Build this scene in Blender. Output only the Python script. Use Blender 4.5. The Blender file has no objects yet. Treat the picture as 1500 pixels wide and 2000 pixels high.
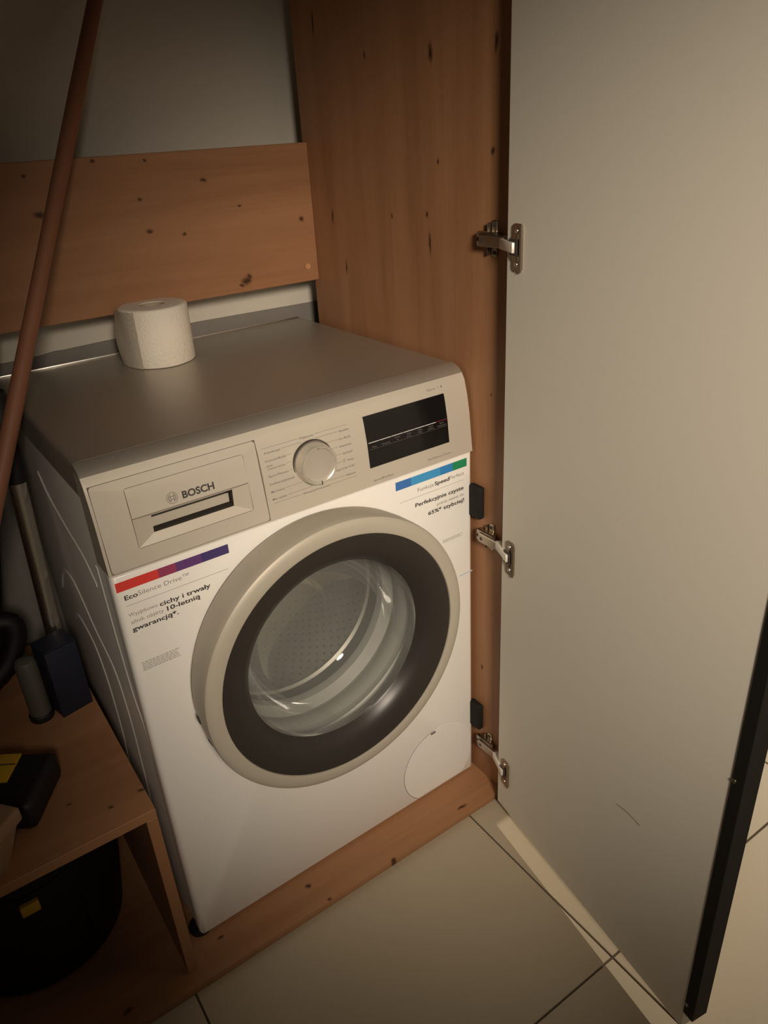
import bpy, bmesh, math, random
from mathutils import Vector, Matrix
random.seed(7)
S = bpy.context.scene
COL = S.collection
PI = math.pi
# ------------------------------------------------------------------ camera
F_PX = 1474.756
yaw, pitch, roll = 0.595828, -0.469689, -0.062093
fwd = Vector((math.sin(yaw)*math.cos(pitch), math.cos(yaw)*math.cos(pitch), math.sin(pitch)))
s0 = Vector((math.cos(yaw), -math.sin(yaw), 0)); u0 = s0.cross(fwd)
s1 = s0*math.cos(roll)+u0*math.sin(roll); u1 = -s0*math.sin(roll)+u0*math.cos(roll)
cam = bpy.data.cameras.new('camera'); co = bpy.data.objects.new('camera', cam); COL.objects.link(co)
M = Matrix((s1, u1, -fwd)).transposed().to_4x4(); M.translation = Vector((-0.16777, -0.86349, 1.19405))
co.matrix_world = M
cam.sensor_fit = 'VERTICAL'; cam.sensor_height = 36; cam.sensor_width = 27; cam.lens = 36*F_PX/2000
cam.clip_start = 0.01
S.camera = co
# ------------------------------------------------------------------ world and light
S.view_settings.view_transform = 'Standard'; S.view_settings.look = 'None'
S.view_settings.gamma = 1.0; S.view_settings.use_curve_mapping = False
S.view_settings.exposure = 0.0
W = bpy.data.worlds.new('dim_room'); S.world = W; W.use_nodes = True
W.node_tree.nodes['Background'].inputs[0].default_value = (1.0, 0.80, 0.56, 1)
W.node_tree.nodes['Background'].inputs[1].default_value = 0.022
def lamp(name, kind, loc, energy, color, target=None, **kw):
    l = bpy.data.lights.new(name, kind); l.energy = energy; l.color = color
    for k, v in kw.items(): setattr(l, k, v)
    o = bpy.data.objects.new(name, l); COL.objects.link(o); o.location = loc
    if target is not None:
        o.rotation_euler = (Vector(target)-Vector(loc)).to_track_quat('-Z', 'Y').to_euler()
    return o
# main light from behind the camera; soft cone added to imitate a vignette
lamp('vignette_spot', 'SPOT', (-0.26, -1.75, 1.62), 185, (1.0, 0.85, 0.68), target=(0.57, -0.06, 0.66),
     spot_size=math.radians(45), spot_blend=1.0, shadow_soft_size=0.17)
# lamp of the next room, beyond the open cupboard door
lamp('side_room_lamp', 'POINT', (3.5, -0.02, 1.55), 300, (1.0, 0.85, 0.66), shadow_soft_size=0.018)

# ------------------------------------------------------------------ materials
def mat(name, color, rough=0.5, metal=0.0, spec=0.5, coat=0.0, noise=0.0, nscale=30.0, bump=0.0, bscale=200.0):
    m = bpy.data.materials.new(name); m.use_nodes = True
    nt = m.node_tree; b = nt.nodes['Principled BSDF']
    b.inputs['Base Color'].default_value = (*color, 1); b.inputs['Roughness'].default_value = rough
    b.inputs['Metallic'].default_value = metal; b.inputs['Specular IOR Level'].default_value = spec
    b.inputs['Coat Weight'].default_value = coat
    tc = nt.nodes.new('ShaderNodeTexCoord')
    if noise:
        n = nt.nodes.new('ShaderNodeTexNoise'); n.inputs['Scale'].default_value = nscale; n.inputs['Detail'].default_value = 5
        nt.links.new(tc.outputs['Object'], n.inputs['Vector'])
        mx = nt.nodes.new('ShaderNodeMix'); mx.data_type = 'RGBA'
        mx.inputs[6].default_value = tuple(c*(1-noise) for c in color)+(1,); mx.inputs[7].default_value = tuple(min(1, c*(1+noise)) for c in color)+(1,)
        nt.links.new(n.outputs['Fac'], mx.inputs[0]); nt.links.new(mx.outputs[2], b.inputs['Base Color'])
    if bump:
        n2 = nt.nodes.new('ShaderNodeTexNoise'); n2.inputs['Scale'].default_value = bscale; n2.inputs['Detail'].default_value = 3
        nt.links.new(tc.outputs['Object'], n2.inputs['Vector'])
        bp = nt.nodes.new('ShaderNodeBump'); bp.inputs['Strength'].default_value = bump; bp.inputs['Distance'].default_value = 0.002
        nt.links.new(n2.outputs['Fac'], bp.inputs['Height']); nt.links.new(bp.outputs[0], b.inputs['Normal'])
    return m

def wood(name, grain, normal, knots=(), light=(0.40, 0.205, 0.102), dark=(0.26, 0.122, 0.056), seed=0.0):
    """knotty oak laminate; grain = axis index the grain runs along, normal = axis across the board face"""
    m = bpy.data.materials.new(name); m.use_nodes = True
    nt = m.node_tree; N = nt.nodes; L = nt.links; b = N['Principled BSDF']
    b.inputs['Roughness'].default_value = 0.5; b.inputs['Specular IOR Level'].default_value = 0.3
    tc = N.new('ShaderNodeTexCoord')
    def noise(sc_across, sc_along, detail, dist, off):
        mp = N.new('ShaderNodeMapping'); sc = [sc_across]*3; sc[grain] = sc_along; sc[normal] = 1.0
        mp.inputs['Scale'].default_value = sc; mp.inputs['Location'].default_value = (off+seed, off*1.7+seed, off*0.3)
        L.new(tc.outputs['Object'], mp.inputs['Vector'])
        n = N.new('ShaderNodeTexNoise'); n.inputs['Scale'].default_value = 1.0; n.inputs['Detail'].default_value = detail
        n.inputs['Distortion'].default_value = dist; L.new(mp.outputs[0], n.inputs['Vector'])
        return n.outputs['Fac']
    a = noise(16, 1.3, 4, 0.6, 3.1); f = noise(150, 5, 3, 0.2, 9.7); g = noise(5, 2.4, 2, 0.3, 5.5)
    def math_(op, x, y):
        n = N.new('ShaderNodeMath'); n.operation = op
        for i, v in enumerate((x, y)):
            if isinstance(v, (int, float)): n.inputs[i].default_value = v
            else: L.new(v, n.inputs[i])
        return n.outputs[0]
    t = math_('ADD', math_('ADD', math_('MULTIPLY', a, 0.55), math_('MULTIPLY', f, 0.2)), math_('MULTIPLY', g, 0.35))
    r = N.new('ShaderNodeValToRGB'); L.new(t, r.inputs[0])
    e = r.color_ramp.elements
    e[0].position = 0.35; e[0].color = (*dark, 1); e[1].position = 0.75; e[1].color = (*light, 1)
    col = r.outputs[0]
    if knots:
        wn = N.new('ShaderNodeTexNoise'); wn.inputs['Scale'].default_value = 45; wn.inputs['Detail'].default_value = 3
        L.new(tc.outputs['Object'], wn.inputs['Vector'])
        wv = N.new('ShaderNodeVectorMath'); wv.operation = 'MULTIPLY_ADD'
        L.new(wn.outputs['Color'], wv.inputs[0]); wv.inputs[1].default_value = (0.012,)*3
        neg = N.new('ShaderNodeVectorMath'); neg.operation = 'SUBTRACT'
        L.new(tc.outputs['Object'], neg.inputs[0]); neg.inputs[1].default_value = (0.006,)*3
        L.new(neg.outputs[0], wv.inputs[2])
        acc = None
        for (p, size, stretch) in knots:
            sc = [1/size]*3; sc[grain] = 1/(size*stretch); sc[normal] = 0
            ma = N.new('ShaderNodeVectorMath'); ma.operation = 'MULTIPLY_ADD'
            L.new(wv.outputs[0], ma.inputs[0]); ma.inputs[1].default_value = sc
            ma.inputs[2].default_value = [-p[i]*sc[i] for i in range(3)]
            ln = N.new('ShaderNodeVectorMath'); ln.operation = 'LENGTH'; L.new(ma.outputs[0], ln.inputs[0])
            mr = N.new('ShaderNodeMapRange'); mr.inputs['From Min'].default_value = 0.15; mr.inputs['From Max'].default_value = 1.15
            mr.inputs['To Min'].default_value = 1; mr.inputs['To Max'].default_value = 0; mr.interpolation_type = 'SMOOTHSTEP'
            L.new(ln.outputs['Value'], mr.inputs['Value'])
            acc = mr.outputs[0] if acc is None else math_('MAXIMUM', acc, mr.outputs[0])
        mx = N.new('ShaderNodeMix'); mx.data_type = 'RGBA'; L.new(math_('MULTIPLY', acc, 0.93), mx.inputs[0])
        L.new(col, mx.inputs[6]); mx.inputs[7].default_value = (0.035, 0.013, 0.006, 1); col = mx.outputs[2]
    L.new(col, b.inputs['Base Color'])
    bp = N.new('ShaderNodeBump'); bp.inputs['Strength'].default_value = 0.12; bp.inputs['Distance'].default_value = 0.001
    L.new(f, bp.inputs['Height']); L.new(bp.outputs[0], b.inputs['Normal'])
    return m

def glass(name, tint, refl=1.0, milky_reflection=0.0):
    m = bpy.data.materials.new(name); m.use_nodes = True
    nt = m.node_tree; N = nt.nodes; L = nt.links; N.remove(N['Principled BSDF'])
    out = N['Material Output']; tr = N.new('ShaderNodeBsdfTransparent'); tr.inputs[0].default_value = (*tint, 1)
    gl = N.new('ShaderNodeBsdfGlossy'); gl.inputs['Roughness'].default_value = 0.05
    fr = N.new('ShaderNodeFresnel'); fr.inputs['IOR'].default_value = 1.5
    mu = N.new('ShaderNodeMath'); mu.operation = 'MULTIPLY'; L.new(fr.outputs[0], mu.inputs[0]); mu.inputs[1].default_value = refl
    mx = N.new('ShaderNodeMixShader'); L.new(mu.outputs[0], mx.inputs[0]); L.new(tr.outputs[0], mx.inputs[1]); L.new(gl.outputs[0], mx.inputs[2])
    o = mx.outputs[0]
    if milky_reflection:
        df = N.new('ShaderNodeBsdfDiffuse'); df.inputs[0].default_value = (0.7, 0.7, 0.66, 1)  # pale diffuse mixed in, standing for the room's reflection in the glass
        m2 = N.new('ShaderNodeMixShader'); m2.inputs[0].default_value = milky_reflection; L.new(o, m2.inputs[1]); L.new(df.outputs[0], m2.inputs[2]); o = m2.outputs[0]
    L.new(o, out.inputs['Surface'])
    return m

m_wall = mat('plaster', (0.62, 0.58, 0.50), 0.9, noise=0.03, bump=0.15, bscale=350)
m_trim = mat('grey_strip', (0.21, 0.195, 0.175), 0.8, noise=0.08)
m_tile = mat('floor_tile', (0.46, 0.39, 0.285), 0.42, noise=0.05, nscale=6, bump=0.03)
m_grout = mat('grout', (0.10, 0.075, 0.05), 0.95, noise=0.1)
m_door = mat('door_laminate', (0.69, 0.655, 0.565), 0.55, spec=0.35, noise=0.015, nscale=60)
m_black = mat('black_profile', (0.008, 0.0075, 0.0065), 0.6, spec=0.25, noise=0.1)
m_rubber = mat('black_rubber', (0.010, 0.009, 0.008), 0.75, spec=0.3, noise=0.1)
m_white = mat('white_enamel', (0.80, 0.78, 0.74), 0.32, noise=0.01)
m_silver = mat('silver_paint', (0.52, 0.475, 0.40), 0.45, metal=0.2, noise=0.015, nscale=400)
m_lid = mat('lid_steel', (0.50, 0.465, 0.405), 0.42, metal=0.72, noise=0.02, nscale=300)
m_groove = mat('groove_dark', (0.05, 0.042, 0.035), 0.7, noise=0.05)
m_ink = mat('dark_ink', (0.035, 0.03, 0.028), 0.6, noise=0.05)
m_ink2 = mat('grey_ink', (0.16, 0.145, 0.13), 0.6, noise=0.05)
m_ink3 = mat('thin_ink', (0.27, 0.255, 0.235), 0.6, noise=0.05)
m_screen = mat('display_glass', (0.008, 0.007, 0.007), 0.12, noise=0.05)
m_wprint = mat('white_print', (0.62, 0.62, 0.62), 0.5, noise=0.02)
m_gprint = mat('grey_print', (0.16, 0.16, 0.16), 0.5, noise=0.02)
m_rprint = mat('red_print', (0.22, 0.02, 0.03), 0.5, noise=0.02)
m_chrome = mat('brushed_chrome', (0.72, 0.69, 0.64), 0.28, metal=1.0, noise=0.03, nscale=120)
m_nickel = mat('nickel', (0.40, 0.345, 0.28), 0.30, metal=1.0, noise=0.06, nscale=200)
m_ring = mat('door_ring_silver', (0.46, 0.42, 0.345), 0.5, metal=0.15, noise=0.01, nscale=300)
m_window = mat('dark_window_ring', (0.032, 0.028, 0.024), 0.34, spec=0.35, noise=0.05)
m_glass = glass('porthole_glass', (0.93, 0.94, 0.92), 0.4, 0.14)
m_gasket = mat('grey_rubber', (0.30, 0.295, 0.27), 0.5, noise=0.04)
m_drum = mat('drum_steel', (0.36, 0.345, 0.31), 0.42, metal=0.9, noise=0.04, nscale=80)
m_hole = mat('drum_hole', (0.03, 0.028, 0.025), 0.6, noise=0.1)
m_paper = mat('tissue_paper', (0.80, 0.74, 0.64), 0.95, noise=0.03, bump=0.6, bscale=260)
m_card = mat('cardboard', (0.42, 0.34, 0.25), 0.9, noise=0.06)
m_pole = mat('reddish_wood', (0.27, 0.115, 0.062), 0.55, noise=0.15, nscale=14)
m_blue = mat('dark_blue_plastic', (0.006, 0.009, 0.022), 0.6, noise=0.08)
m_grey = mat('grey_plastic', (0.085, 0.08, 0.066), 0.5, noise=0.1)
m_blackp = mat('black_plastic', (0.005, 0.0045, 0.0045), 0.6, noise=0.1)
m_yellow = mat('yellow_plastic', (0.55, 0.33, 0.02), 0.45, noise=0.06)
m_boxwood = mat('plywood_brown', (0.27, 0.165, 0.10), 0.7, noise=0.12, nscale=25)
m_scuff = mat('scuff_mark', (0.22, 0.19, 0.15), 0.8, noise=0.1)
C_RED = mat('print_red', (0.62, 0.045, 0.035), 0.5, noise=0.02)
C_PLUM = mat('print_plum', (0.27, 0.04, 0.10), 0.5, noise=0.02)
C_VIOLET = mat('print_violet', (0.11, 0.04, 0.17), 0.5, noise=0.02)
C_NAVY = mat('print_navy', (0.05, 0.035, 0.14), 0.5, noise=0.02)
C_BLUE = mat('print_blue', (0.045, 0.16, 0.46), 0.5, noise=0.02)
C_SKY = mat('print_sky', (0.05, 0.30, 0.60), 0.5, noise=0.02)
C_AZURE = mat('print_azure', (0.03, 0.22, 0.52), 0.5, noise=0.02)
C_GREEN = mat('print_green', (0.015, 0.24, 0.10), 0.5, noise=0.02)
C_TAPE = mat('pale_film', (0.45, 0.55, 0.62), 0.4, noise=0.02)

# ------------------------------------------------------------------ mesh helpers
def link(name, bm, m, parent=None, smooth=30, loc=None, rotz=None):
    me = bpy.data.meshes.new(name); bm.normal_update(); bm.to_mesh(me); bm.free()
    for mm in (m if isinstance(m, (list, tuple)) else [m]): me.materials.append(mm)
    o = bpy.data.objects.new(name, me); COL.objects.link(o)
    if parent is not None: o.parent = parent
    if loc is not None: o.location = loc
    if rotz is not None: o.rotation_euler = (0, 0, rotz)
    if smooth:
        me.polygons.foreach_set('use_smooth', [True]*len(me.polygons))
        me.set_sharp_from_angle(angle=math.radians(smooth))
    return o
def empty(name, label, cat, loc=(0, 0, 0), rotz=0.0, group=None):
    o = bpy.data.objects.new(name, None); COL.objects.link(o); o.empty_display_size = 0.05
    o.location = loc; o.rotation_euler = (0, 0, rotz); o['label'] = label; o['category'] = cat
    if group: o['group'] = group
    return o
def structure(o): o['kind'] = 'structure'; return o
def box(bm, a, b, bev=0.0, seg=2, mat4=None, mi=0):
    x0, y0, z0 = a; x1, y1, z1 = b
    vs = [bm.verts.new(p) for p in ((x0,y0,z0),(x1,y0,z0),(x1,y1,z0),(x0,y1,z0),(x0,y0,z1),(x1,y0,z1),(x1,y1,z1),(x0,y1,z1))]
    fs = [bm.faces.new([vs[i] for i in f]) for f in ((3,2,1,0),(4,5,6,7),(0,1,5,4),(1,2,6,5),(2,3,7,6),(3,0,4,7))]
    for f in fs: f.material_index = mi
    geo = vs
    if bev:
        es = list({e for f in fs for e in f.edges})
        r = bmesh.ops.bevel(bm, geom=es, offset=bev, segments=seg, profile=0.5, affect='EDGES')
        geo = list({v for f in r['faces'] for v in f.verts} | {v for v in vs if v.is_valid})
    if mat4 is not None:
        bmesh.ops.transform(bm, matrix=mat4, verts=geo)
    return geo
def loop(bm, pts): return [bm.verts.new(p) for p in pts]
def bridge(bm, A, B, closed=True, mi=0):
    n = len(A); out = []
    for i in range(n if closed else n-1):
        j = (i+1) % n
        f = bm.faces.new((A[i], A[j], B[j], B[i])); f.material_index = mi; out.append(f)
    return out
def lathe(bm, prof, origin, axis='Y', n=64, cap0=False, cap1=False, mi=0):
    """prof: (radius, distance along axis)"""
    ox, oy, oz = origin; L = []
    for r, t in prof:
        if axis == 'Y': L.append(loop(bm, [(ox+r*math.cos(k*2*PI/n), oy+t, oz+r*math.sin(k*2*PI/n)) for k in range(n)]))
        else: L.append(loop(bm, [(ox+r*math.cos(k*2*PI/n), oy+r*math.sin(k*2*PI/n), oz+t) for k in range(n)]))
    for a, b in zip(L, L[1:]): bridge(bm, a, b, mi=mi)
    if cap0: bm.faces.new(L[0]).material_index = mi
    if cap1: bm.faces.new(L[-1][::-1]).material_index = mi
    return L
def fixn(bm): bmesh.ops.recalc_face_normals(bm, faces=bm.faces[:]); return bm
def tube(bm, pts, r, n=12, caps=True, radii=None):
    pts = [Vector(p) for p in pts]; L = []; up = None
    for i, p in enumerate(pts):
        t = (pts[min(i+1, len(pts)-1)]-pts[max(i-1, 0)]).normalized()
        if up is None:
            up = Vector((0, 0, 1)) if abs(t.z) < 0.9 else Vector((0, 1, 0))
        a = t.cross(up).normalized(); b = a.cross(t).normalized(); up = b
        rr = radii[i] if radii else r
        L.append(loop(bm, [p+a*rr*math.cos(k*2*PI/n)+b*rr*math.sin(k*2*PI/n) for k in range(n)]))
    for A, B in zip(L, L[1:]): bridge(bm, A, B)
    if caps: bm.faces.new(L[0]); bm.faces.new(L[-1])
    return fixn(bm)
def spline(pts, k=8):
    pts = [Vector(p) for p in pts]; out = []
    P = [pts[0]*2-pts[1]]+pts+[pts[-1]*2-pts[-2]]
    for i in range(1, len(P)-2):
        for j in range(k):
            t = j/k
            out.append(0.5*((2*P[i])+(P[i+1]-P[i-1])*t+(2*P[i-1]-5*P[i]+4*P[i+1]-P[i+2])*t*t+(3*P[i]-P[i-1]-3*P[i+1]+P[i+2])*t**3))
    out.append(pts[-1]); return out
def rrect(x0, x1, z0, z1, r, k=4):
    out = []
    for cx, cz, a0 in ((x1-r, z1-r, 0), (x0+r, z1-r, 90), (x0+r, z0+r, 180), (x1-r, z0+r, 270)):
        for i in range(k+1):
            a = math.radians(a0+90*i/k); out.append((cx+r*math.cos(a), cz+r*math.sin(a)))
    return out
NB = bmesh.new
# flat print: lettering turned into a mesh in the x-z plane and laid on a surface y = surf(z)
_tc = {}
def text_geo(s, bold):
    if (s, bold) in _tc: return _tc[(s, bold)]
    cu = bpy.data.curves.new('lettering', 'FONT'); cu.body = s; cu.size = 1.0; cu.resolution_u = 3
    cu.offset = bold
    o = bpy.data.objects.new('lettering', cu); COL.objects.link(o); bpy.context.view_layer.update()
    e = o.evaluated_get(bpy.context.evaluated_depsgraph_get()); me = e.to_mesh()
    v = [(p.co.x, p.co.y) for p in me.vertices]; f = [tuple(p.vertices) for p in me.polygons]
    e.to_mesh_clear(); bpy.data.objects.remove(o); bpy.data.curves.remove(cu)
    _tc[(s, bold)] = (v, f); return v, f
def put_text(bm, s, x0, z0, cap, x1=None, surf=lambda z: 0.0, bold=0.0, lift=0.0004, right=None, mi=0):
    """cap = cap height in metres, baseline z0; stretched to end at x1 when given; right = right-aligned end"""
    v, f = text_geo(s, bold)
    if not v: return
    mn = min(p[0] for p in v); mxx = max(p[0] for p in v); sz = cap/0.72
    sx = sz if x1 is None else (x1-x0)/(mxx-mn)
    if right is not None: x0 = right-(mxx-mn)*sx
    vs = []
    for (a, b) in v:
        z = z0+b*sz; vs.append(bm.verts.new((x0+(a-mn)*sx, surf(z)-lift, z)))
    for t in f:
        try: bm.faces.new([vs[i] for i in t]).material_index = mi
        except ValueError: pass
def letter(parent, m, s, *a, **k):
    bm = NB(); put_text(bm, s, *a, **k); return link('lettering', bm, m, parent, smooth=0)
def rule(parent, m, *a, **k):
    bm = NB(); bar(bm, *a, **k); return link('guide_line', bm, m, parent, smooth=0)
def bar(bm, x0, x1, z0, z1, surf=lambda z: 0.0, lift=0.0004, mi=0):
    vs = [bm.verts.new((x, surf(z)-lift, z)) for x, z in ((x0, z0), (x1, z0), (x1, z1), (x0, z1))]
    bm.faces.new(vs).material_index = mi

Z0 = -0.0035; TB = 0.0125; PHI = -0.0139; TAU = -0.0220
XS = 0.6052
# ------------------------------------------------------------------ the setting
bm = NB(); box(bm, (-1.6, -3.0, Z0-0.05), (3.4, 0.75, Z0-0.0022))
floor = structure(link('floor', bm, m_grout, rotz=TAU))
T = 0.566; G = 0.0016; first = None
for i in range(-2, 5):
    for j in range(-4, 2):
        x0 = 0.523+(i-1)*T; y0 = -0.4165+(j-1)*T
        if first is None:
            bm = NB(); box(bm, (G, G, -0.009), (T-G, T-G, 0), 0.0008, 1); t = link('tile', bm, m_tile, floor); first = t
        else:
            t = first.copy(); COL.objects.link(t); t.parent = floor
        t.location = (x0, y0, Z0)
bm = NB(); box(bm, (-0.9, 0.562, Z0), (1.6, 0.70, 2.45))
structure(link('wall_back', bm, m_wall))
bm = NB()
top = [(-0.9, .872), (-0.3, .871), (0.02, .8705), (0.085, .871), (0.115, .8745), (0.13, .8738), (0.25, .8765), (0.384, .878), (0.66, .874), (1.6, .874)]
A = loop(bm, [(x, 0.5580, Z0) for x, z in top]); B = loop(bm, [(x, 0.5580, z) for x, z in top]); D_ = loop(bm, [(x, 0.5625, z) for x, z in top])
bridge(bm, A, B, False); bridge(bm, B, D_, False)
structure(link('trim_1', fixn(bm), m_trim, smooth=0))
bm = NB(); box(bm, (0.70, -0.098, Z0), (1.35, 0.5575, 2.45))  # unseen block added to cut off the lamp light under the door
structure(link('lamp_blocker_right', bm, m_wall))

# ------------------------------------------------------------------ cupboard
cup = empty('cupboard', 'tall oak effect cupboard around the washing machine, its pale door standing open on the right', 'cupboard', (0, 0, 0), PHI)
K = lambda pts: pts
kn_side = [((XS, .102, 1.284), .007, 2.2), ((XS, .415, 1.356), .004, 6), ((XS, -.034, 1.284), .004, 4), ((XS, .266, 1.295), .0035, 2),
           ((XS, -.029, 1.158), .005, 1.4), ((XS, .09, 1.147), .0035, 1.8), ((XS, .40, 1.056), .004, 4.5), ((XS, .213, 1.067), .0035, 1.6),
           ((XS, .12, 1.071), .0035, 1.8), ((XS, .113, 1.03), .0035, 6), ((XS, -.031, .819), .0022, 1.3), ((XS, .365, .97), .004, 4), ((XS, -.01, .28), .004, 2)]
bm = NB(); box(bm, (XS, -0.060, TB), (XS+0.018, 0.487, 2.10), 0.0006, 1)
side = link('side_panel', bm, wood('oak_side', 2, 0, kn_side, seed=1.3), cup)
bm = NB(); box(bm, (-0.66, -0.060, TB), (-0.642, 0.487, 2.10), 0.0006, 1)
link('side_panel', bm, wood('oak_left', 2, 0, seed=4.0), cup)
kn_base = [((.19, -.024, TB), .006, 1.2), ((.208, -.069, TB), .004, 1.3), ((.027, -.018, TB), .005, 1.5), ((.515, -.058, TB), .0035, 4), ((.341, -.072, TB), .005, 1.6), ((-.139, -.043, TB), .005, 2)]
bm = NB(); box(bm, (-0.66, -0.072, Z0), (XS+0.018, 0.487, TB), 0.0022, 2)
link('base_board', bm, wood('oak_base', 0, 2, kn_base, seed=2.2), cup)
kn_rail = [((.4575, .47, .9625), .006, 1.3), ((.4425, .47, .9495), .004, 2.0), ((.451, .47, .957), .008, 1.6), ((.118, .47, 1.103), .007, 2.0), ((.58, .47, 1.05), .0055, 1.3), ((.279, .47, 1.111), .0035, 1.4), ((.286, .47, 1.061), .005, 1.4),
           ((.346, .47, 1.05), .0035, 1.4), ((.109, .47, 1.16), .0035, 1.4), ((.301, .47, 1.168), .0035, 1.3), ((.215, .47, 1.174), .0035, 1.3), ((.396, .47, 1.131), .0035, 2.2), ((.455, .47, 1.085), .003, 2)]
bm = NB(); box(bm, (-0.642, 0.4705, 0.9365), (XS, 0.4875, 1.179), 0.0008, 1)
rail = link('back_rail', bm, wood('oak_rail', 0, 1, kn_rail, seed=3.1), cup)
bm = NB(); lathe(bm, [(0.0055, -0.0008), (0.0055, 0.001)], (.583, .4705, .964), n=20, cap0=True)
link('screw_cap', fixn(bm), mat('cap_wood', (0.5, 0.27, 0.12), 0.5, noise=0.03), rail)
bm = NB(); box(bm, (-0.66, -0.060, 2.10), (XS+0.018, 0.487, 2.118), 0.0008, 1)
link('top_board', bm, wood('oak_top', 0, 2, seed=5.0), cup)
# black bumpers on the side panel
for z in (0.627, 0.1615):
    bm = NB(); box(bm, (XS-0.013, -0.0175, z-0.0295), (XS+0.0005, 0.012, z+0.0295), 0.004, 3); link('door_bumper', bm, m_rubber, side)
# door: local x from the hinge edge to the free edge, y outwards, z up
DANG = math.radians(-98.867)
door = link('door', (lambda b: (box(b, (0.008, 0.0, 0.0185), (0.479, 0.018, 2.06), 0.0008, 1), b)[1])(NB()), m_door, cup, loc=(0.578, -0.082, 0), rotz=DANG)
door['label'] = 'cream laminate door standing open'
bm = NB()
box(bm, (0.4775, -0.0016, 0.056), (0.4945, 0.0265, 2.05), 0.0008, 1)
link('edge_profile', bm, m_black, door)
for z in (0.508, 0.078):
    bm = NB(); lathe(bm, [(0.0001, -0.0030), (0.0026, -0.0028), (0.0030, -0.0012)], (0.4815, 0, z), n=12); link('screw', fixn(bm), m_nickel, door)
bm = NB(); tube(bm, spline([(0.311, -0.0004, .3035), (0.335, -0.0004, .3075), (0.357, -0.0004, .3065)]), 0.0006, 5); link('scratch', bm, m_scuff, door)
# concealed hinges: plate and cup on the door, mounting plate on the side panel, arm between
def hexl(bm, pts, y0, y1):
    a = loop(bm, [(x, y0, z) for x, z in pts]); b = loop(bm, [(x, y1, z) for x, z in pts]); bridge(bm, a, b); bm.faces.new(a); bm.faces.new(b); fixn(bm)
proto = None
cosP, sinP = math.cos(DANG), math.sin(DANG)
def to_door(x, y): dx, dy = x-0.578, y+0.082; return (dx*cosP+dy*sinP, -dx*sinP+dy*cosP)
for zc, zm in ((1.0455, 1.047), (0.576, 0.570), (0.1135, 0.108)):
    if proto is None:
        bm = NB()
        pl = [(0.0225, -.029), (0.0385, -.029)] 
        out = rrect(0.0225, 0.044, -0.030, 0.030, 0.006)
        hexl(bm, out, -0.0022, 0.0004)
        fl = [(0.0225+0.011-0.0165*math.sin(a), 0.0165*math.cos(a)) for a in [PI*i/12 for i in range(13)]]
        hexl(bm, fl, -0.0040, -0.0002)
        box(bm, (0.0405, -0.0045, -0.030), (0.044, -0.0015, 0.030), 0.0006, 1)
        cup_bm = bm
        p = link('hinge_plate', bm, m_nickel, door, loc=(0, 0, zc))
        bm = NB()
        scs = []
        for dz in (-0.021, 0.021):
            bm = NB(); lathe(bm, [(0.0001, -0.0040), (0.003, -0.0036), (0.0036, -0.002)], (0.0325, 0, dz), n=12)
            scs.append(link('screw', fixn(bm), m_chrome, p))
        bm = NB(); box(bm, (0.020, -0.0048, -0.010), (0.037, -0.0036, 0.011), 0.0003, 1); rc = link('cup_recess', bm, m_groove, p)
        ax, ay = to_door(XS-0.0165, -0.068); bx, by = 0.0315, -0.0035
        bm = NB(); d = Vector((bx-ax, by-ay, 0)); ln = d.length; ang = math.atan2(d.y, d.x)
        box(bm, (0, -0.005, -0.0068), (ln, 0.005, 0.0068), 0.0012, 2, Matrix.Translation((ax, ay, 0)) @ Matrix.Rotation(ang, 4, 'Z'))
        ar = link('hinge_arm', bm, mat('bright_steel', (0.80, 0.76, 0.68), 0.5, metal=0.3, noise=0.03), p)
        bm = NB()
        # mounting plate (wings) and the channel body, on the side panel
        box(bm, (XS-0.003, -0.042, -0.024), (XS+0.0004, -0.031, 0.025), 0.0012, 1)
        box(bm, (XS-0.013, -0.050, -0.0105), (XS-0.002, -0.010, 0.0105), 0.0022, 2)
        box(bm, (XS-0.0185, -0.072, -0.0085), (XS-0.0105, -0.020, 0.0085), 0.0015, 1)
        box(bm, (XS-0.009, -0.029, -0.021), (XS-0.001, -0.0285, 0.022), 0.0002, 1)
        hm = link('hinge_mount', bm, m_nickel, side, loc=(0, 0, zm))
        mss = []
        for dy, dz, dx in ((-0.0365, 0.019, 0.003), (-0.0365, -0.018, 0.003), (-0.015, 0, 0.013), (-0.028, 0, 0.018)):
            bm = NB(); lathe_pts = [(0.0001, 0), (0.0032, 0), (0.0032, 0.002)]
            L_ = [loop(bm, [(XS-dx-0.0008+t, dy+r*math.cos(k*PI/5), dz+r*math.sin(k*PI/5)) for k in range(10)]) for r, t in lathe_pts]
            for a_, b_ in zip(L_, L_[1:]): bridge(bm, a_, b_)
            mss.append(link('mount_screw', fixn(bm), m_groove, side, loc=(0, 0, zm)))
        proto = (p, rc, ar, hm, *scs, *mss)
        # keep the tree at three levels: everything of the hinge hangs directly on the door
        for o in (rc, ar, *scs): o.parent = door; o.location = (0, 0, zc)
    else:
        for o in proto:
            c = o.copy(); COL.objects.link(c); c.parent = o.parent
            c.location = (0, 0, zm if o.parent == side else zc)

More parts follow.
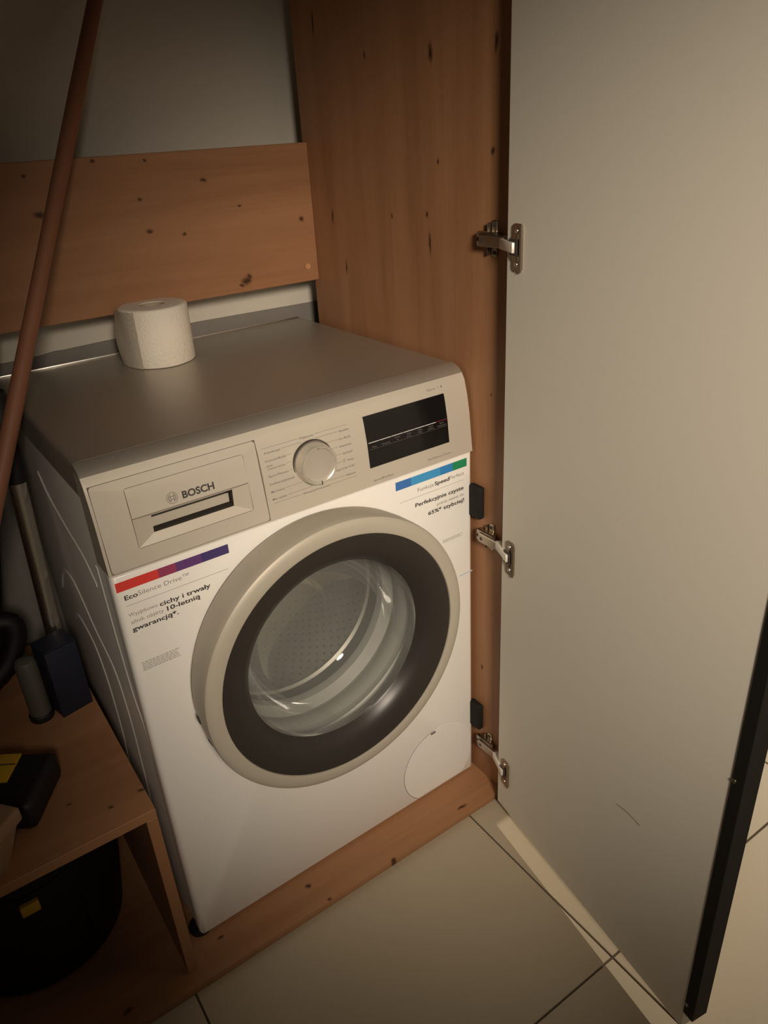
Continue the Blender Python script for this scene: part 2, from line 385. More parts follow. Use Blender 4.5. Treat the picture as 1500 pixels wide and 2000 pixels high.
# ------------------------------------------------------------------ low open shelf, left of the machine
ZS = 0.371
sh = empty('open_shelf', 'low oak effect open shelf at lower left, beside the washing machine', 'shelf', (0, 0, 0), PHI)
bm = NB(); box(bm, (-0.640, -0.045, ZS-0.0165), (-0.0255, 0.48, ZS), 0.0007, 1)
link('shelf_board', bm, wood('oak_shelf', 0, 2, [((-.075, -.002, ZS), .004, 1.3), ((-.031, .0, ZS), .0045, 1.6), ((-.12, .04, ZS), .003, 2)], seed=6.2), sh)
bm = NB(); box(bm, (-0.0415, -0.045, TB), (-0.0255, 0.48, ZS-0.0167), 0.0007, 1)
link('upright', bm, wood('oak_upright', 2, 0, seed=7.7), sh)
bm = NB(); box(bm, (-0.640, -0.045, TB), (-0.6245, 0.48, ZS-0.0167), 0.0007, 1)
link('upright', bm, wood('oak_upright_far', 2, 0, seed=8.7), sh)

# ------------------------------------------------------------------ washing machine
wm = empty('washing_machine', 'white front loading washing machine with silver panel and dark porthole, inside the cupboard', 'washing machine')
MW = 0.600
def prof(z):
    P = [(.70, -.001), (.714, 0.0), (.74, .003), (.78, .007), (.81, .0125), (.832, .0185), (.843, .025), (.848, .0310), (.8515, .0375), (.8538, .0440), (.8547, .0490)]
    if z <= P[0][0]: return P[0][1]
    for (a, ya), (b, yb) in zip(P, P[1:]):
        if z <= b: return ya+(yb-ya)*(z-a)/(b-a)
    return P[-1][1]
# casing
bm = NB()
x0, x1, y0, y1, zb, zt, r = 0.0015, MW-0.0015, 0.014, 0.530, 0.020, 0.8065, 0.012
def ring_xy(z, inset=0.0):
    return [(x, y, z) for x, y in rrect(x0+inset, x1-inset, y0+inset, y1-inset, r, 4)]
A = loop(bm, ring_xy(zb)); B = loop(bm, ring_xy(zt)); bridge(bm, A, B); bm.faces.new(B)
# front side of the casing is open behind the porthole: remove front quad
for f in [f for f in bm.faces if abs(f.normal.y) > 0 or True]:
    pass
bm.normal_update()
fr = [f for f in bm.faces if all(v.co.y < y0+1e-4 for v in f.verts)]
bmesh.ops.delete(bm, geom=fr, context='FACES_ONLY')
link('casing', fixn(bm), m_white, wm)
# pressed ribs on the left side
for pts in ([(.33, .75), (.291, .722), (.216, .699), (.141, .681), (.10, .655)],
            [(.42, .50), (.361, .556), (.285, .572), (.206, .520), (.141, .485), (.122, .422), (.122, .34), (.135, .22), (.17, .12)],
            [(.37, .46), (.326, .481), (.260, .468), (.232, .430), (.221, .366), (.225, .28), (.25, .19)],
            [(.068, .700), (.062, .60), (.050, .500), (.030, .45), (.022, .36), (.020, .2), (.020, .06)]):
    bm = NB(); tube(bm, spline([(0.0100, y, z) for y, z in pts], 6), 0.0100, 24)
    link('pressed_rib', bm, m_white, wm)
# front panel with a round opening
CX, CZ = 0.2872, 0.4894
bm = NB()
fx0, fx1, fz0, fz1 = 0.0, MW, 0.0155, 0.7135
dirs = []
NA = 96
angs = [2*PI*k/NA for k in range(NA)]
for cx_, cz_ in ((fx0, fz0), (fx1, fz0), (fx1, fz1), (fx0, fz1)):
    a = math.atan2(cz_-CZ, cx_-CX) % (2*PI)
    k = min(range(NA), key=lambda i: abs(angs[i]-a)); angs[k] = a
def rectpt(a, ins):
    c, s = math.cos(a), math.sin(a); t = 1e9
    if c > 1e-9: t = min(t, (fx1-CX)/c)
    if c < -1e-9: t = min(t, (fx0-CX)/c)
    if s > 1e-9: t = min(t, (fz1-CZ)/s)
    if s < -1e-9: t = min(t, (fz0-CZ)/s)
    x, z = CX+c*t, CZ+s*t
    return min(max(x, fx0+ins), fx1-ins), min(max(z, fz0+ins*0.35), fz1-ins*0.35)
rows = [[(CX+.178*math.cos(a), .030, CZ+.178*math.sin(a)) for a in angs], [(CX+.186*math.cos(a), .006, CZ+.186*math.sin(a)) for a in angs], [(CX+.192*math.cos(a), 0, CZ+.192*math.sin(a)) for a in angs]]
for ins, y in ((.009, 0.0), (.0055, .0006), (.0026, .0026), (.0007, .0055), (0, .009), (0, .020)):
    rows.append([(lambda p: (p[0], y, p[1]))(rectpt(a, ins)) for a in angs])
Ls = [loop(bm, r_) for r_ in rows]
for a, b in zip(Ls, Ls[1:]): bridge(bm, a, b)
fp = link('front_panel', fixn(bm), m_white, wm, smooth=40)
# worktop
bm = NB()
box(bm, (0.0, 0.0490, 0.8095), (MW, 0.537, 0.8547), 0.0, 1)
bm.normal_update()
es = [e for e in bm.edges if all(v.co.z > 0.85 for v in e.verts) and not all(v.co.y < 0.05 for v in e.verts)]
bmesh.ops.bevel(bm, geom=es, offset=0.007, segments=4, profile=0.6, affect='EDGES')
link('worktop', bm, m_lid, wm)
bm = NB(); box(bm, (0.010, 0.529, 0.8540), (MW-0.006, 0.5335, 0.8572), 0.001, 2); link('rear_lip', bm, m_chrome, wm)
# control panel: an extruded curved section with a bay for the drawer
def section(bm, xa, xb, zs, back=0.036, off=0.0, mi=0):
    Lf = []
    for x in (xa, xb):
        Lf.append(loop(bm, [(x, prof(z)+off, z) for z in zs]+[(x, back, zs[-1]), (x, back, zs[0])]))
    bridge(bm, Lf[0], Lf[1]); bm.faces.new(Lf[0]); bm.faces.new(Lf[1])
zz = [.7148, .722, .73, .74, .75, .765, .78, .795, .81, .822, .832, .837, .8422]
bm = NB()
section(bm, 0.0, 0.0038, zz, 0.048)
section(bm, 0.2272, MW, zz, 0.048)
section(bm, 0.0038, 0.2272, [.8314, .834, .838, .8422], 0.048)
section(bm, 0.0038, 0.2272, [.7148, .7164], 0.048)
bmesh.ops.remove_doubles(bm, verts=bm.verts[:], dist=1e-5)
cp = link('control_panel', fixn(bm), m_silver, wm, smooth=35)
bm = NB(); section(bm, 0.0, MW, [.8424, .844, .846, .848, .850, .8515, .8527, .8536, .8546], 0.0492); link('worktop_edge', fixn(bm), m_lid, wm, smooth=60)
bm = NB(); box(bm, (0.003, 0.0345, 0.7155), (0.228, 0.040, 0.832)); link('drawer_bay', bm, m_groove, wm)
# detergent drawer
bm = NB()
def ringface(bm, outer, inner, off_o=0.0, off_i=0.0, depth=0.014):
    a = loop(bm, [(x, prof(z)+off_o, z) for x, z in outer]); b = loop(bm, [(x, prof(z)+off_i, z) for x, z in inner])
    a2 = loop(bm, [(x, prof(z)+depth, z) for x, z in outer]); b2 = loop(bm, [(x, prof(z)+depth, z) for x, z in inner])
    bridge(bm, a, b); bridge(bm, a2, a); bridge(bm, b, b2)
ringface(bm, rrect(.0048, .2262, .7172, .8306, .0045, 5), rrect(.0443, .2057, .7388, .8182, .0025, 5))
dr = link('detergent_drawer', fixn(bm), m_silver, wm, smooth=35)
bm = NB()
zs = [.7793, .79, .80, .81, .8175]
a = [loop(bm, [(x, prof(z), z) for z in zs]) for x in (.0449, .2051)]
b = [loop(bm, [(x, prof(z)+.012, z) for z in zs]) for x in (.0449, .2051)]
bridge(bm, a[0], a[1], False); bridge(bm, a[0], b[0], False); bridge(bm, a[1], b[1], False)
bm.faces.new((a[0][0], a[1][0], b[1][0], b[0][0])); bm.faces.new((a[0][-1], a[1][-1], b[1][-1], b[0][-1]))
link('drawer_badge', fixn(bm), m_silver, dr)
# grip: bevelled frame and the finger hollow
bm = NB()
def rect(x0_, x1_, z0_, z1_): return [(x0_, z0_), (x1_, z0_), (x1_, z1_), (x0_, z1_)]
o_ = rect(.0449, .2051, .7394, .7778); i_ = rect(.0690, .1810, .7512, .7764)
A = loop(bm, [(x, prof(z)+.0006, z) for x, z in o_]); B = loop(bm, [(x, prof(z)+(.0060 if z < .77 else .0012), z) for x, z in i_])
Cc = loop(bm, [(x, .0340, z) for x, z in i_]); A2 = loop(bm, [(x, prof(z)+.012, z) for x, z in o_])
bridge(bm, A, B); bridge(bm, B, Cc, mi=1); bridge(bm, A2, A); bm.faces.new(Cc).material_index = 1  # hollow coloured dark to stand for the shade inside the grip
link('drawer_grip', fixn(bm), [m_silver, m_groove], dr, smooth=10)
bm = NB(); box(bm, (.0692, .0170, .7560), (.1785, .0185, .7690), 0.0003, 1); link('finger_plate', bm, m_silver, dr)
bm = NB(); put_text(bm, 'BOSCH', .1135, .7855, .0093, x1=.1575, surf=prof, bold=0.030)
link('lettering', bm, m_ink, dr, smooth=0)
bm = NB()
for r_a, r_b in ((.0074, .0067), ):
    n = 40
    A = loop(bm, [(.1000+r_a*math.cos(k*2*PI/n), prof(.7902+r_a*math.sin(k*2*PI/n))-.0004, .7902+r_a*math.sin(k*2*PI/n)) for k in range(n)])
    B = loop(bm, [(.1000+r_b*math.cos(k*2*PI/n), prof(.7902+r_b*math.sin(k*2*PI/n))-.0004, .7902+r_b*math.sin(k*2*PI/n)) for k in range(n)])
    bridge(bm, A, B)
for sgn in (-1, 1):
    n = 14; A = []; B = []
    for k in range(n):
        a = math.radians(-52+104*k/(n-1))
        for lst, rr in ((A, .0052), (B, .0042)):
            x = .1000+sgn*rr*math.cos(a); z = .7902+rr*math.sin(a); lst.append(bm.verts.new((x, prof(z)-.0004, z)))
    bridge(bm, A, B, False)
    bar(bm, .1000+sgn*.0022-.0004, .1000+sgn*.0022+.0004, .7902-.0050, .7902+.0050, prof)
bar(bm, .0978, .1022, .7916, .7924, prof); bar(bm, .0978, .1022, .7880, .7888, prof)
link('emblem', bm, m_ink2, dr, smooth=0)
# dial
DX, DZ = .3072, .7795
bm = NB(); yb = prof(DZ)
lathe(bm, [(.0325, yb+.0035), (.0325, yb-.0006), (.0312, yb-.0008)], (DX, 0, DZ), n=64); link('dial_seat', fixn(bm), m_groove, cp)
bm = NB()
lathe(bm, [(.0308, yb+.004), (.0306, yb-.002), (.0288, yb-.0175), (.0278, yb-.0188), (.0262, yb-.0188), (.0248, yb-.0178), (.0238, yb-.0155), (.0225, yb-.0150), (.0001, yb-.0150)], (DX, 0, DZ), n=72)
kn = link('program_dial', fixn(bm), mat('dial_silver', (0.66, 0.61, 0.53), 0.30, metal=0.55, noise=0.02), wm)
bm = NB(); box(bm, (DX+.0003, yb-.0194, DZ-.0295), (DX+.0013, yb-.0175, DZ-.0240)); link('pointer', bm, m_ink, kn)
bm = NB(); box(bm, (DX-.0006, yb-.0192, DZ+.0245), (DX+.0003, yb-.0183, DZ+.0275)); link('pointer', bm, m_ink2, kn)
# programme names around the dial
lw = .00042
LZ = [.811, .8000, .7905, .7785, .7672, .7560, .7450]
lt = [('Antyalergia', .0255), ('Koszule/Bluzki', .032), ('', 0), ('Sport/Fitness', .031), ('Delikatne/Jedwab', .0385), ('Mix kolory', .021), ('Mix szybki', .0225)]
ends = [.295, .2765, .2735, .2730, 0, .2850, .2990]
for (t, w), z, e in zip(lt, LZ, ends):
    if t: letter(cp, m_ink2, t, .2355, z-.0018, .0030, x1=.2355+w, surf=prof, bold=.004)
    if e and t: rule(cp, m_ink2, .2355+w+.002, e, z-lw/2, z+lw/2, prof)
letter(cp, m_ink2, 'Jeansy', .2355, .7915, .0027, surf=prof, bold=.004); letter(cp, m_ink2, 'Ciemne kolory', .2365, .7872, .0027, x1=.2640, surf=prof, bold=.004)
rule(cp, m_ink2, .2660, .2735, .7893, .7897, prof)
RZ = [.811, .8000, .7895, .7785, .7665, .7565, .7450]
rt = [('Bawełna', .0165), ('Eco 40-60', .0190), ('Intensywny', .0205), ('Syntetyki', .0165), ('Wełna', .0110), ("Super krótki 15'/30'", .0320), ('Płukanie', .0160)]
starts = [.3180, .3300, .3385, .3425, .3430, 0, .3270]
for (t, w), z, s_ in zip(rt, RZ, starts):
    letter(cp, m_ink2, t, .3735-w, z-.0018, .0030, x1=.3735, surf=prof, bold=.004)
    if s_: rule(cp, m_ink2, s_, .3735-w-(.0075 if t == 'Wełna' else .002), z-lw/2, z+lw/2, prof)
for a, b_ in (((.3565, .7650), (.3565, .7690)), ((.3590, .7650), (.3590, .7690))): rule(cp, m_ink2, a[0]-.0002, a[0]+.0002, a[1], b_[1], prof)
rule(cp, m_ink2, .3563, .3592, .7648, .7652, prof); rule(cp, m_ink2, .3555, .3600, .7690, .7694, prof)
letter(cp, m_ink2, 'Wyłączone', .2925, .8150, .0030, x1=.3150, surf=prof, bold=.004)
rule(cp, m_ink2, .2335, .2905, .8168, .8172, prof); rule(cp, m_ink2, .3170, .3705, .8168, .8172, prof)
letter(cp, m_ink2, 'Wirowanie/Pompowanie', .2830, .7372, .0030, x1=.3290, surf=prof, bold=.004)
rule(cp, m_ink2, .2362, .2810, .7385, .7389, prof); rule(cp, m_ink2, .3310, .3752, .7385, .7389, prof)
letter(cp, m_ink2, 'SpeedPerfect', .4030, .7205, .0034, x1=.4400, surf=prof, bold=.0)
letter(cp, m_ink2, 'EcoSilence Drive', .5090, .7235, .0034, x1=.5550, surf=prof, bold=.0)
letter(cp, m_ink2, 'Serie', .5230, .8295, .0034, x1=.5400, surf=prof); letter(cp, m_ink2, '4', .5500, .8293, .0042, surf=prof, bold=.03); rule(cp, m_ink2, .5450, .5456, .8295, .8330, prof)
# display
bm = NB()
pts = rrect(.4000, .5535, .7425, .8205, .0018, 3)
zs = [.7425+i*(.0780)/12 for i in range(13)]
a = [loop(bm, [(x, prof(z)-.0008, z) for z in zs]) for x in (.4000, .5535)]; b = [loop(bm, [(x, prof(z)+.001, z) for z in zs]) for x in (.4000, .5535)]
bridge(bm, a[0], a[1], False); bridge(bm, a[0], b[0], False); bridge(bm, a[1], b[1], False)
bm.faces.new((a[0][0], a[1][0], b[1][0], b[0][0])); bm.faces.new((a[0][-1], a[1][-1], b[1][-1], b[0][-1]))
dsp = link('display', fixn(bm), m_screen, wm)
bx = [.4015, .4215, .4435, .4655, .4870, .5085, .5300, .5520]
for i in range(7):
    if i < 6: bm = NB(); bar(bm, bx[i]+.0004, bx[i+1]-.0004, .7806, .7816, prof, .0012); link('indicator_line', bm, m_wprint, dsp, smooth=0)
bm = NB(); bar(bm, bx[6]+.0004, bx[7]-.0004, .7808, .7816, prof, .0012); link('start_line', bm, m_rprint, dsp, smooth=0)
for i, (t1, t2) in enumerate((('', 'Temp.'), ('', 'Wirowanie'), ('Gotowe', 'za'), ('Łatwe', 'pras.'), ('Wodny', 'Plus'), ('Speed', 'Perfect'), ('Start', 'Dodaj pranie'))):
    xc = (bx[i]+bx[i+1])/2
    for t, z in ((t1, .7765), (t2, .7727)):
        if t:
            w = min(.0017*len(t), .017); letter(dsp, m_gprint, t, xc-w/2, z, .0023, x1=xc+w/2, surf=prof, lift=.0012)
    rule(dsp, m_gprint, bx[i]+.001, bx[i+1]-.001, .7705, .7708, prof, .0012)
# porthole door
bm = NB()
lathe(bm, [(.214, -.004), (.219, -.008), (.2225, -.016), (.2250, -.034), (.2262, -.056), (.2262, -.0640), (.2250, -.0675), (.2225, -.0695), (.2160, -.0710), (.2040, -.0718), (.2018, -.0712), (.2012, -.0690), (.2008, -.060), (.2008, -.020)], (CX, 0, CZ), n=128)
ph = link('porthole_door', fixn(bm), m_ring, wm, smooth=28)
bm = NB()
lathe(bm, [(.2008, -.0695), (.190, -.0690), (.172, -.0635), (.158, -.0540), (.1525, -.0465), (.1500, -.0440), (.1500, -.0380)], (CX, 0, CZ), n=128)
link('window_ring', fixn(bm), m_window, ph, smooth=40)
bm = NB()
lathe(bm, [(.1500, -.0435), (.1485, -.030), (.1455, -.005), (.140, .022), (.128, .046), (.108, .064), (.080, .075), (.045, .0805), (.012, .082), (.0005, .082)], (CX, 0, CZ), n=96)
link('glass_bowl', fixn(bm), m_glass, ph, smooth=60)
for dx, dz in ((-.2245, -.020), (-.215, -.068)):
    bm = NB(); a = math.atan2(dz, dx); c = Vector((CX+.2240*math.cos(a), -.030, CZ+.2240*math.sin(a)))
    box(bm, (-.0015, -.004, -.006), (.0022, .004, .006), .001, 1, Matrix.Translation(c) @ Matrix.Rotation(-a, 4, 'Y')); link('hinge_slot', bm, m_groove, ph)
# gasket and drum behind the glass
bm = NB()
lathe(bm, [(.190, .012), (.176, .004), (.166, .004), (.163, .012), (.164, .030), (.172, .040), (.174, .048), (.166, .054), (.158, .060), (.1575, .074), (.1585, .077), (.190, .079)], (CX, 0, CZ), n=96)
link('gasket', fixn(bm), m_gasket, wm, smooth=50)
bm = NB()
lathe(bm, [(.1595, .0775), (.1605, .0800), (.1620, .1010), (.1660, .1055), (.1800, .1075)], (CX, 0, CZ), n=96)  # black ring standing in for the shade in the gap before the drum
link('gap_shade_ring', fixn(bm), m_rubber, wm, smooth=40)
bm = NB()
lathe(bm, [(.238, .112), (.168, .108), (.162, .112), (.162, .118), (.170, .122), (.236, .126), (.240, .132), (.240, .40), (.230, .415), (.12, .422), (.06, .430), (.0005, .430)], (CX, 0, CZ), n=96)
drum = link('drum', fixn(bm), m_drum, wm, smooth=35)
bm = NB(); n = 0
def disc(bm, c, u, v, r_):
    bm.faces.new(loop(bm, [Vector(c)+Vector(u)*r_*math.cos(k*PI/3)+Vector(v)*r_*math.sin(k*PI/3) for k in range(6)]))
for row in range(18):
    for k in range(72):
        a = 2*PI*(k+.5*(row % 2))/72; y = .142+row*.014; rr = .2392
        if (math.degrees(a)+20) % 120 < 24: continue
        disc(bm, (CX+rr*math.cos(a), y, CZ+rr*math.sin(a)), (-math.sin(a), 0, math.cos(a)), (0, 1, 0), .0030)
for ri in range(3, 16):
    rr = ri*.0145; nn = int(2*PI*rr/.0165)
    for k in range(nn):
        a = 2*PI*k/nn+ri*.3; disc(bm, (CX+rr*math.cos(a), (.4190 if rr > .12 else .4285-rr*.06), CZ+rr*math.sin(a)), (1, 0, 0), (0, 0, 1), .0028)
o = link('perforation', bm, m_hole, drum, smooth=0); o['kind'] = 'stuff'
for k in range(3):
    bm = NB(); a = math.radians(-8+120*k)
    pr = [(-.034, .0), (-.024, -.020), (-.010, -.044), (0, -.050), (.010, -.044), (.024, -.020), (.034, .0)]
    R_ = Matrix.Translation((CX, 0, CZ)) @ Matrix.Rotation(-a+PI/2, 4, 'Y')
    LL = [loop(bm, [R_ @ Vector((x*s_, y, .239+z*s_)) for x, z in pr]) for y, s_ in ((.15, .55), (.165, 1), (.38, 1), (.40, .6))]
    for p_, q_ in zip(LL, LL[1:]): bridge(bm, p_, q_, False)
    bm.faces.new(LL[0]); bm.faces.new(LL[-1]); link('drum_paddle', fixn(bm), m_drum, drum, smooth=35)
# service flap lower right
bm = NB(); n = 72
FX, FZ, FR = .5115, .0845, .0850
def flap(rr, y): return [(min(FX+rr*math.cos(k*2*PI/n), .5925), y, max(FZ+rr*math.sin(k*2*PI/n), .0215)) for k in range(n)]
A = loop(bm, flap(FR, .001)); B = loop(bm, flap(FR, -.0001)); Cc = loop(bm, flap(FR-.0012, -.0003)); bridge(bm, A, B); bridge(bm, B, Cc); bm.faces.new(Cc)
fl = link('service_flap', fixn(bm), m_white, wm, smooth=4)
bm = NB()
A = []; B = []
for k in range(41):
    a = math.radians(98+150*k/40)
    for lst, rr in ((A, FR+.0001), (B, FR+.0009)): lst.append(bm.verts.new((FX+rr*math.cos(a), -.0003, max(FZ+rr*math.sin(a), .017))))
bridge(bm, A, B, False); link('flap_joint', bm, m_groove, fl, smooth=0)
bm = NB(); box(bm, (-.0055, -.0012, -.0022), (.0055, .001, .0022), .0006, 1, Matrix.Translation((.4985, -.0008, .1650)) @ Matrix.Rotation(math.radians(-4), 4, 'Y'))
link('flap_slot', bm, m_ink2, fl)
bm = NB(); box(bm, (.5690, -.0007, .4855), (.5985, .0004, .4875)); link('film_edge', bm, C_TAPE, wm)
# advertising stickers printed on clear film: left
def strip(parent, x0_, x1_, z0_, z1_, cols):
    bm = NB()
    for i, (a_, b_, _) in enumerate(cols): bar(bm, a_, b_, z0_, z1_, lift=.0005, mi=i)
    return link('colour_bar', bm, [c[2] for c in cols], parent, smooth=0)
def words(bm, rows, x0_, x1_, zt_, dz, seed, h):
    rnd = random.Random(seed)
    for i in range(rows):
        x = x0_; end = x1_-(rnd.random()*.006 if i else 0)
        while x < end:
            w = rnd.uniform(.0022, .0062); bar(bm, x, min(x+w, end), zt_-i*dz-h, zt_-i*dz, lift=.0005); x += w+.0009
strip(fp, .004, .159, .691, .7047, [(.004, .060, C_RED), (.060, .084, C_PLUM), (.084, .120, C_VIOLET), (.120, .159, C_NAVY)])
letter(fp, m_ink, 'Eco', .0115, .6768, .0068, x1=.0288, bold=.022); letter(fp, m_ink, 'cichy i trwały', .0530, .6500, .0068, x1=.1250, bold=.022)
letter(fp, m_ink, '10-letnią', .0610, .6395, .0068, x1=.1080, bold=.022); letter(fp, m_ink, 'gwarancją*.', .0118, .6285, .0068, x1=.0750, bold=.022)
letter(fp, m_ink3, 'Silence Drive™', .0295, .6772, .0068, x1=.0985); letter(fp, m_ink3, 'Wyjątkowo', .0113, .6512, .0058, x1=.0500); letter(fp, m_ink3, 'silnik objęty', .0125, .6400, .0058, x1=.0565)
rule(fp, m_ink3, .0110, .1540, .6676, .6682)
bm = NB(); words(bm, 6, .0130, .0665, .5772, .0025, 3, .0009); link('fine_print', bm, m_ink3, fp, smooth=0)
# right
strip(fp, .442, .587, .692, .7065, [(.442, .472, C_BLUE), (.472, .531, C_SKY), (.531, .557, C_AZURE), (.557, .587, C_GREEN)])
letter(fp, m_ink, 'Speed', .5190, .6775, .0068, x1=.5495, bold=.022); letter(fp, m_ink, 'Perfekcyjnie czyste', .4785, .6520, .0068, x1=.5800, bold=.022)
letter(fp, m_ink, '65%* szybciej!', .5040, .6290, .0068, x1=.5810, bold=.022)
letter(fp, m_ink3, 'Funkcja', .4845, .6775, .0066, x1=.5170); letter(fp, m_ink3, 'Perfect', .5503, .6782, .0066, x1=.5812); letter(fp, m_ink3, 'pranie nawet do', .5230, .6405, .0055, x1=.5805)
rule(fp, m_ink3, .4485, .5800, .6690, .6696)
bm = NB(); words(bm, 3, .5330, .5770, .5712, .0022, 5, .0008); link('fine_print', bm, m_ink3, fp, smooth=0)
# feet
for x, y in ((.006, .020), (.575, .040), (.03, .50), (.57, .50)):
    bm = NB(); lathe(bm, [(.0190, TB), (.0195, TB+.004), (.017, TB+.0065), (.012, TB+.0085), (.012, .024)], (x, y, 0), 'Z', 24, cap0=True, cap1=True); link('foot', fixn(bm), m_rubber, wm)

# ------------------------------------------------------------------ toilet roll on the worktop
RT = empty('toilet_roll', 'white toilet paper roll standing on the washing machine lid', 'toilet paper', (.259, .424, .8552))
bm = NB()
RR, RH = .0575, .0965
lathe(bm, [(.021, .0005), (RR-.002, .0005), (RR, .003), (RR, RH-.003), (RR-.0025, RH-.0005), (RR-.006, RH), (.0215, RH), (.0205, RH-.002)], (0, 0, 0), 'Z', 72)
for v in bm.verts:
    rr = math.hypot(v.co.x, v.co.y)
    if rr > .05:
        a = math.atan2(v.co.y, v.co.x); k = 1+.010*math.sin(3*a+1)+.006*math.sin(7*a+v.co.z*30); v.co.x *= k; v.co.y *= k
link('paper', fixn(bm), m_paper, RT, smooth=50)
bm = NB(); lathe(bm, [(.0205, .001), (.0205, RH-.001), (.0195, RH-.001), (.0195, .001)], (0, 0, 0), 'Z', 40); link('core', fixn(bm), m_card, RT)
bm = NB()   # loose end of the sheet, lifting off on the left
rows = []
for z in [RH*.97*i/10 for i in range(11)]:
    row = []
    for j in range(9):
        a = math.radians(218-j*7.6); kk = 1+.010*math.sin(3*a+1)+.006*math.sin(7*a+z*30); rad = RR*kk+.0002+(j/8)**3.5*.011*(0.6+.4*math.sin(z*40)); row.append((rad*math.cos(a), rad*math.sin(a), z+.0006))
    rows.append(row)
Ls = [loop(bm, r_) for r_ in rows]
for a, b in zip(Ls, Ls[1:]): bridge(bm, a, b, False)
r2 = bmesh.ops.solidify(bm, geom=bm.faces[:], thickness=.0002)
link('loose_sheet', bm, m_paper, RT, smooth=60)

# ------------------------------------------------------------------ things on the left
def line_pt(z): # pole leaning from the shelf to the wall
    p0, p1 = Vector((-.052, .215, .822)), Vector((.284, .49, 1.390)); t = (z-p0.z)/(p1.z-p0.z); return p0+(p1-p0)*t
lo, hi = line_pt(ZS+.012), line_pt(1.492)
po = empty('wooden_pole', 'reddish brown wooden pole leaning in the cupboard across the left side of the picture', 'pole', tuple(lo))
bm = NB(); n = 14
pts = [lo+(hi-lo)*i/n for i in range(n+1)]
tube(bm, [p-lo for p in pts], .012, 20, radii=[.0112+.0004*math.sin(i*1.3) for i in range(n+1)]); link('shaft', bm, m_pole, po)
bm = NB(); d = (hi-lo).normalized(); tube(bm, [hi-lo, hi-lo+d*.006, hi-lo+d*.010, hi-lo+d*.012], .0112, 20, radii=[.0116, .0114, .009, .004]); link('end_cap', bm, m_pole, po)
# black tube at the far left
lo2, hi2 = Vector((-.150, .424, ZS+.006)), Vector((.045-.022, .424, 1.10))
d = (hi2-lo2).normalized(); hi2 = lo2+d*1.0
bt = empty('black_tube', 'black tube leaning at the far left edge behind the wooden pole', 'tube', tuple(lo2))
bm = NB(); tube(bm, [Vector((0, 0, 0)), d*.5, d*.97, d*1.0], .021, 20); link('shaft', bm, m_blackp, bt)
bm = NB(); tube(bm, [d*.55, d*.555, d*.595, d*.6], .024, 20, radii=[.0212, .0235, .0235, .0212]); link('collar', bm, m_rubber, bt)
# chrome vacuum wand
wb = Vector((-.0515, .305, ZS+.001)); wt = Vector((-.034, .305, .758)); d = (wt-wb).normalized()
vw = empty('vacuum_tube', 'shiny chrome tube with black upper end standing beside the machine', 'tube', tuple(wb))
bm = NB(); tube(bm, [Vector((0, 0, 0)), d*.10, d*.25, (wt-wb)], .0128, 24); link('chrome_tube', bm, m_chrome, vw)
e = wt-wb
bm = NB(); tube(bm, [e-d*.004, e, e+d*.05, e+d*.055, e+d*.13, e+d*.135], .0155, 24, radii=[.0145, .0155, .0155, .0142, .0142, .0125]); link('black_end', bm, m_blackp, vw)
# dark blue carton in front of it
bb = empty('blue_box', 'dark blue box standing upright on the shelf in front of the chrome tube', 'box', (-.0575, .2600, ZS), math.radians(12))
bm = NB(); box(bm, (-.026, -.026, 0), (.026, .024, .126), .0015, 2); link('carton', bm, m_blue, bb)
bm = NB(); box(bm, (-.026, -.024, .1262), (.026, .022, .1275), .0004, 1); link('lid_flap', bm, m_blue, bb)
# grey spray can
gc = empty('grey_canister', 'slim grey canister with black foot beside the dark blue box', 'canister', (-.1040, .2560, ZS))
bm = NB(); lathe(bm, [(.0165, .012), (.0165, .108), (.014, .114), (.006, .117), (.0005, .117)], (0, 0, 0), 'Z', 32); link('body', fixn(bm), m_grey, gc)
bm = NB(); lathe(bm, [(.0005, 0), (.0180, 0), (.0192, .003), (.0192, .010), (.0170, .0125), (.0005, .0125)], (0, 0, 0), 'Z', 32); link('foot_ring', fixn(bm), m_blackp, gc)
# black hose loop
hb = Vector((-.16, .36, ZS))
hs = empty('black_hose', 'black ribbed hose curling on the shelf behind the grey canister', 'hose', tuple(hb))
pts = spline([(-.27, .33, ZS+.018), (-.20, .345, ZS+.020), (-.135, .355, ZS+.045), (-.103, .362, ZS+.085), (-.098, .368, ZS+.118), (-.125, .372, ZS+.128), (-.17, .376, ZS+.100), (-.22, .38, ZS+.055), (-.27, .385, ZS+.018)], 9)
bm = NB(); tube(bm, [p-hb for p in pts], .017, 14, radii=[.0172+.0012*(i % 2) for i in range(len(pts))]); link('ribbed_tube', bm, m_blackp, hs, smooth=60)
bm = NB(); tube(bm, [pts[0]-hb+Vector((-.02, -.002, 0)), pts[0]-hb], .0185, 16); link('cuff', bm, m_rubber, hs)
# black tool with yellow top
bt2 = empty('black_yellow_case', 'black case with a yellow panel lying on the shelf near the left edge', 'case', (-.114, .094, ZS), math.atan2(-.082, -.055)+PI)
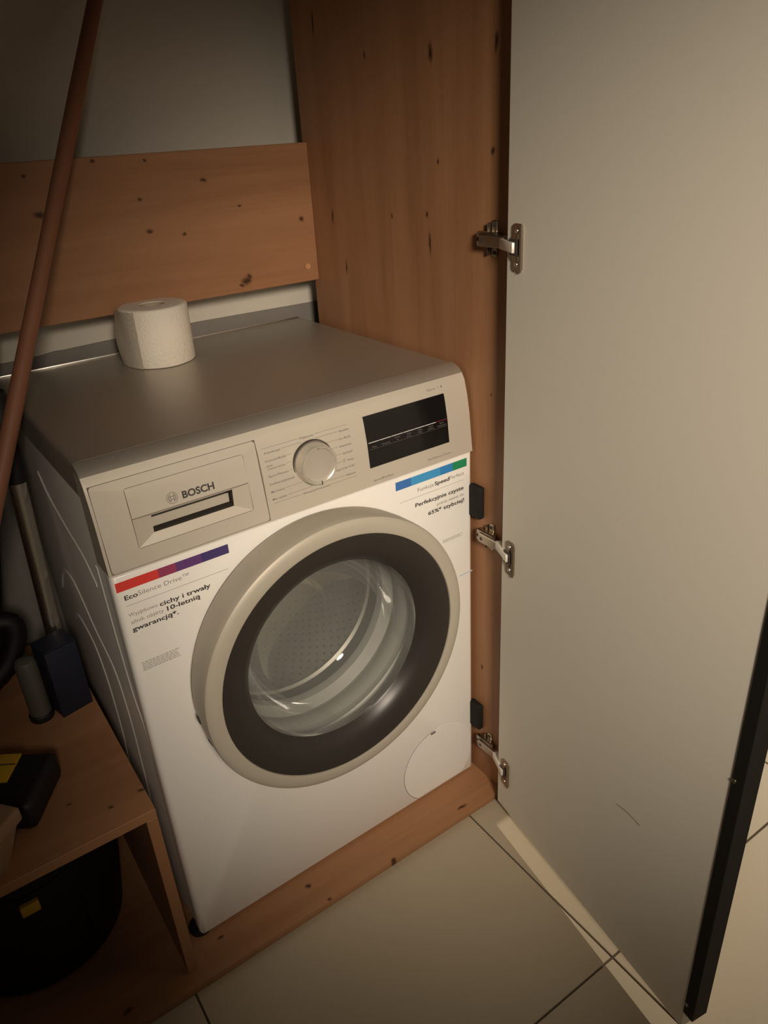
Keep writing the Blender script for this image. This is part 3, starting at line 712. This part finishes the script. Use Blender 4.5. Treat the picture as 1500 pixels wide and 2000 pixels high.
# local: +x runs from the front corner to the rear corner, +y goes left
bm = NB(); box(bm, (-.092, .002, 0), (.012, .130, .047), .011, 4); link('shell', bm, m_blackp, bt2)
bm = NB(); box(bm, (-.047, .050, .0465), (.006, .126, .0505), .0015, 2); link('yellow_panel', bm, m_yellow, bt2)
bm = NB(); box(bm, (-.0165, .0505, .0503), (-.0145, .1255, .0509)); link('panel_seam', bm, m_groove, bt2)
# brown box in the left corner of the shelf
cb = empty('brown_box', 'light brown wooden box with overhanging lid at the left edge of the shelf', 'box', (-.200, -.010, ZS), math.radians(-52))
bm = NB()
A = loop(bm, [(-.012, -.085, 0), (-.002, -.085, 0), (-.002, -.012, 0), (-.012, -.012, 0)]); B = loop(bm, [(-.026, -.095, .066), (.016, -.095, .066), (.016, .006, .066), (-.026, .006, .066)])
bridge(bm, A, B); bm.faces.new(A); bm.faces.new(B); link('body', fixn(bm), m_boxwood, cb, smooth=0)
bm = NB(); box(bm, (-.031, -.10, .0662), (.022, .012, .088), .004, 3); link('lid', bm, m_boxwood, cb)
# black canister vacuum inside the open shelf
cv = empty('canister_vacuum', 'black tub vacuum with a yellow clip standing inside the open shelf', 'vacuum cleaner', (-.206, .20, TB))
bm = NB()
lathe(bm, [(.0005, .0), (.122, .0), (.132, .006), (.146, .10), (.155, .20), (.157, .215), (.157, .235)], (0, 0, 0), 'Z', 64); link('tub', fixn(bm), m_blackp, cv)
bm = NB()
lathe(bm, [(.157, .237), (.160, .240), (.160, .262), (.152, .280), (.12, .296), (.06, .304), (.0005, .305)], (0, 0, 0), 'Z', 64); link('motor_head', fixn(bm), m_rubber, cv)
bm = NB(); box(bm, (-.013, -.007, -.009), (.013, .004, .009), .002, 2, Matrix.Translation((-.004, -.159, .215)) @ Matrix.Rotation(math.radians(-6), 4, 'X')); link('yellow_clip', bm, m_yellow, cv)
for k in range(3):
    a = math.radians(-60+110*k); bm = NB(); box(bm, (-.014, -.006, -.085), (.014, .004, .0), .003, 2, Matrix.Translation((.150*math.cos(a), .150*math.sin(a), .16)) @ Matrix.Rotation(a+PI/2, 4, 'Z')); link('ridge', bm, m_rubber, cv)
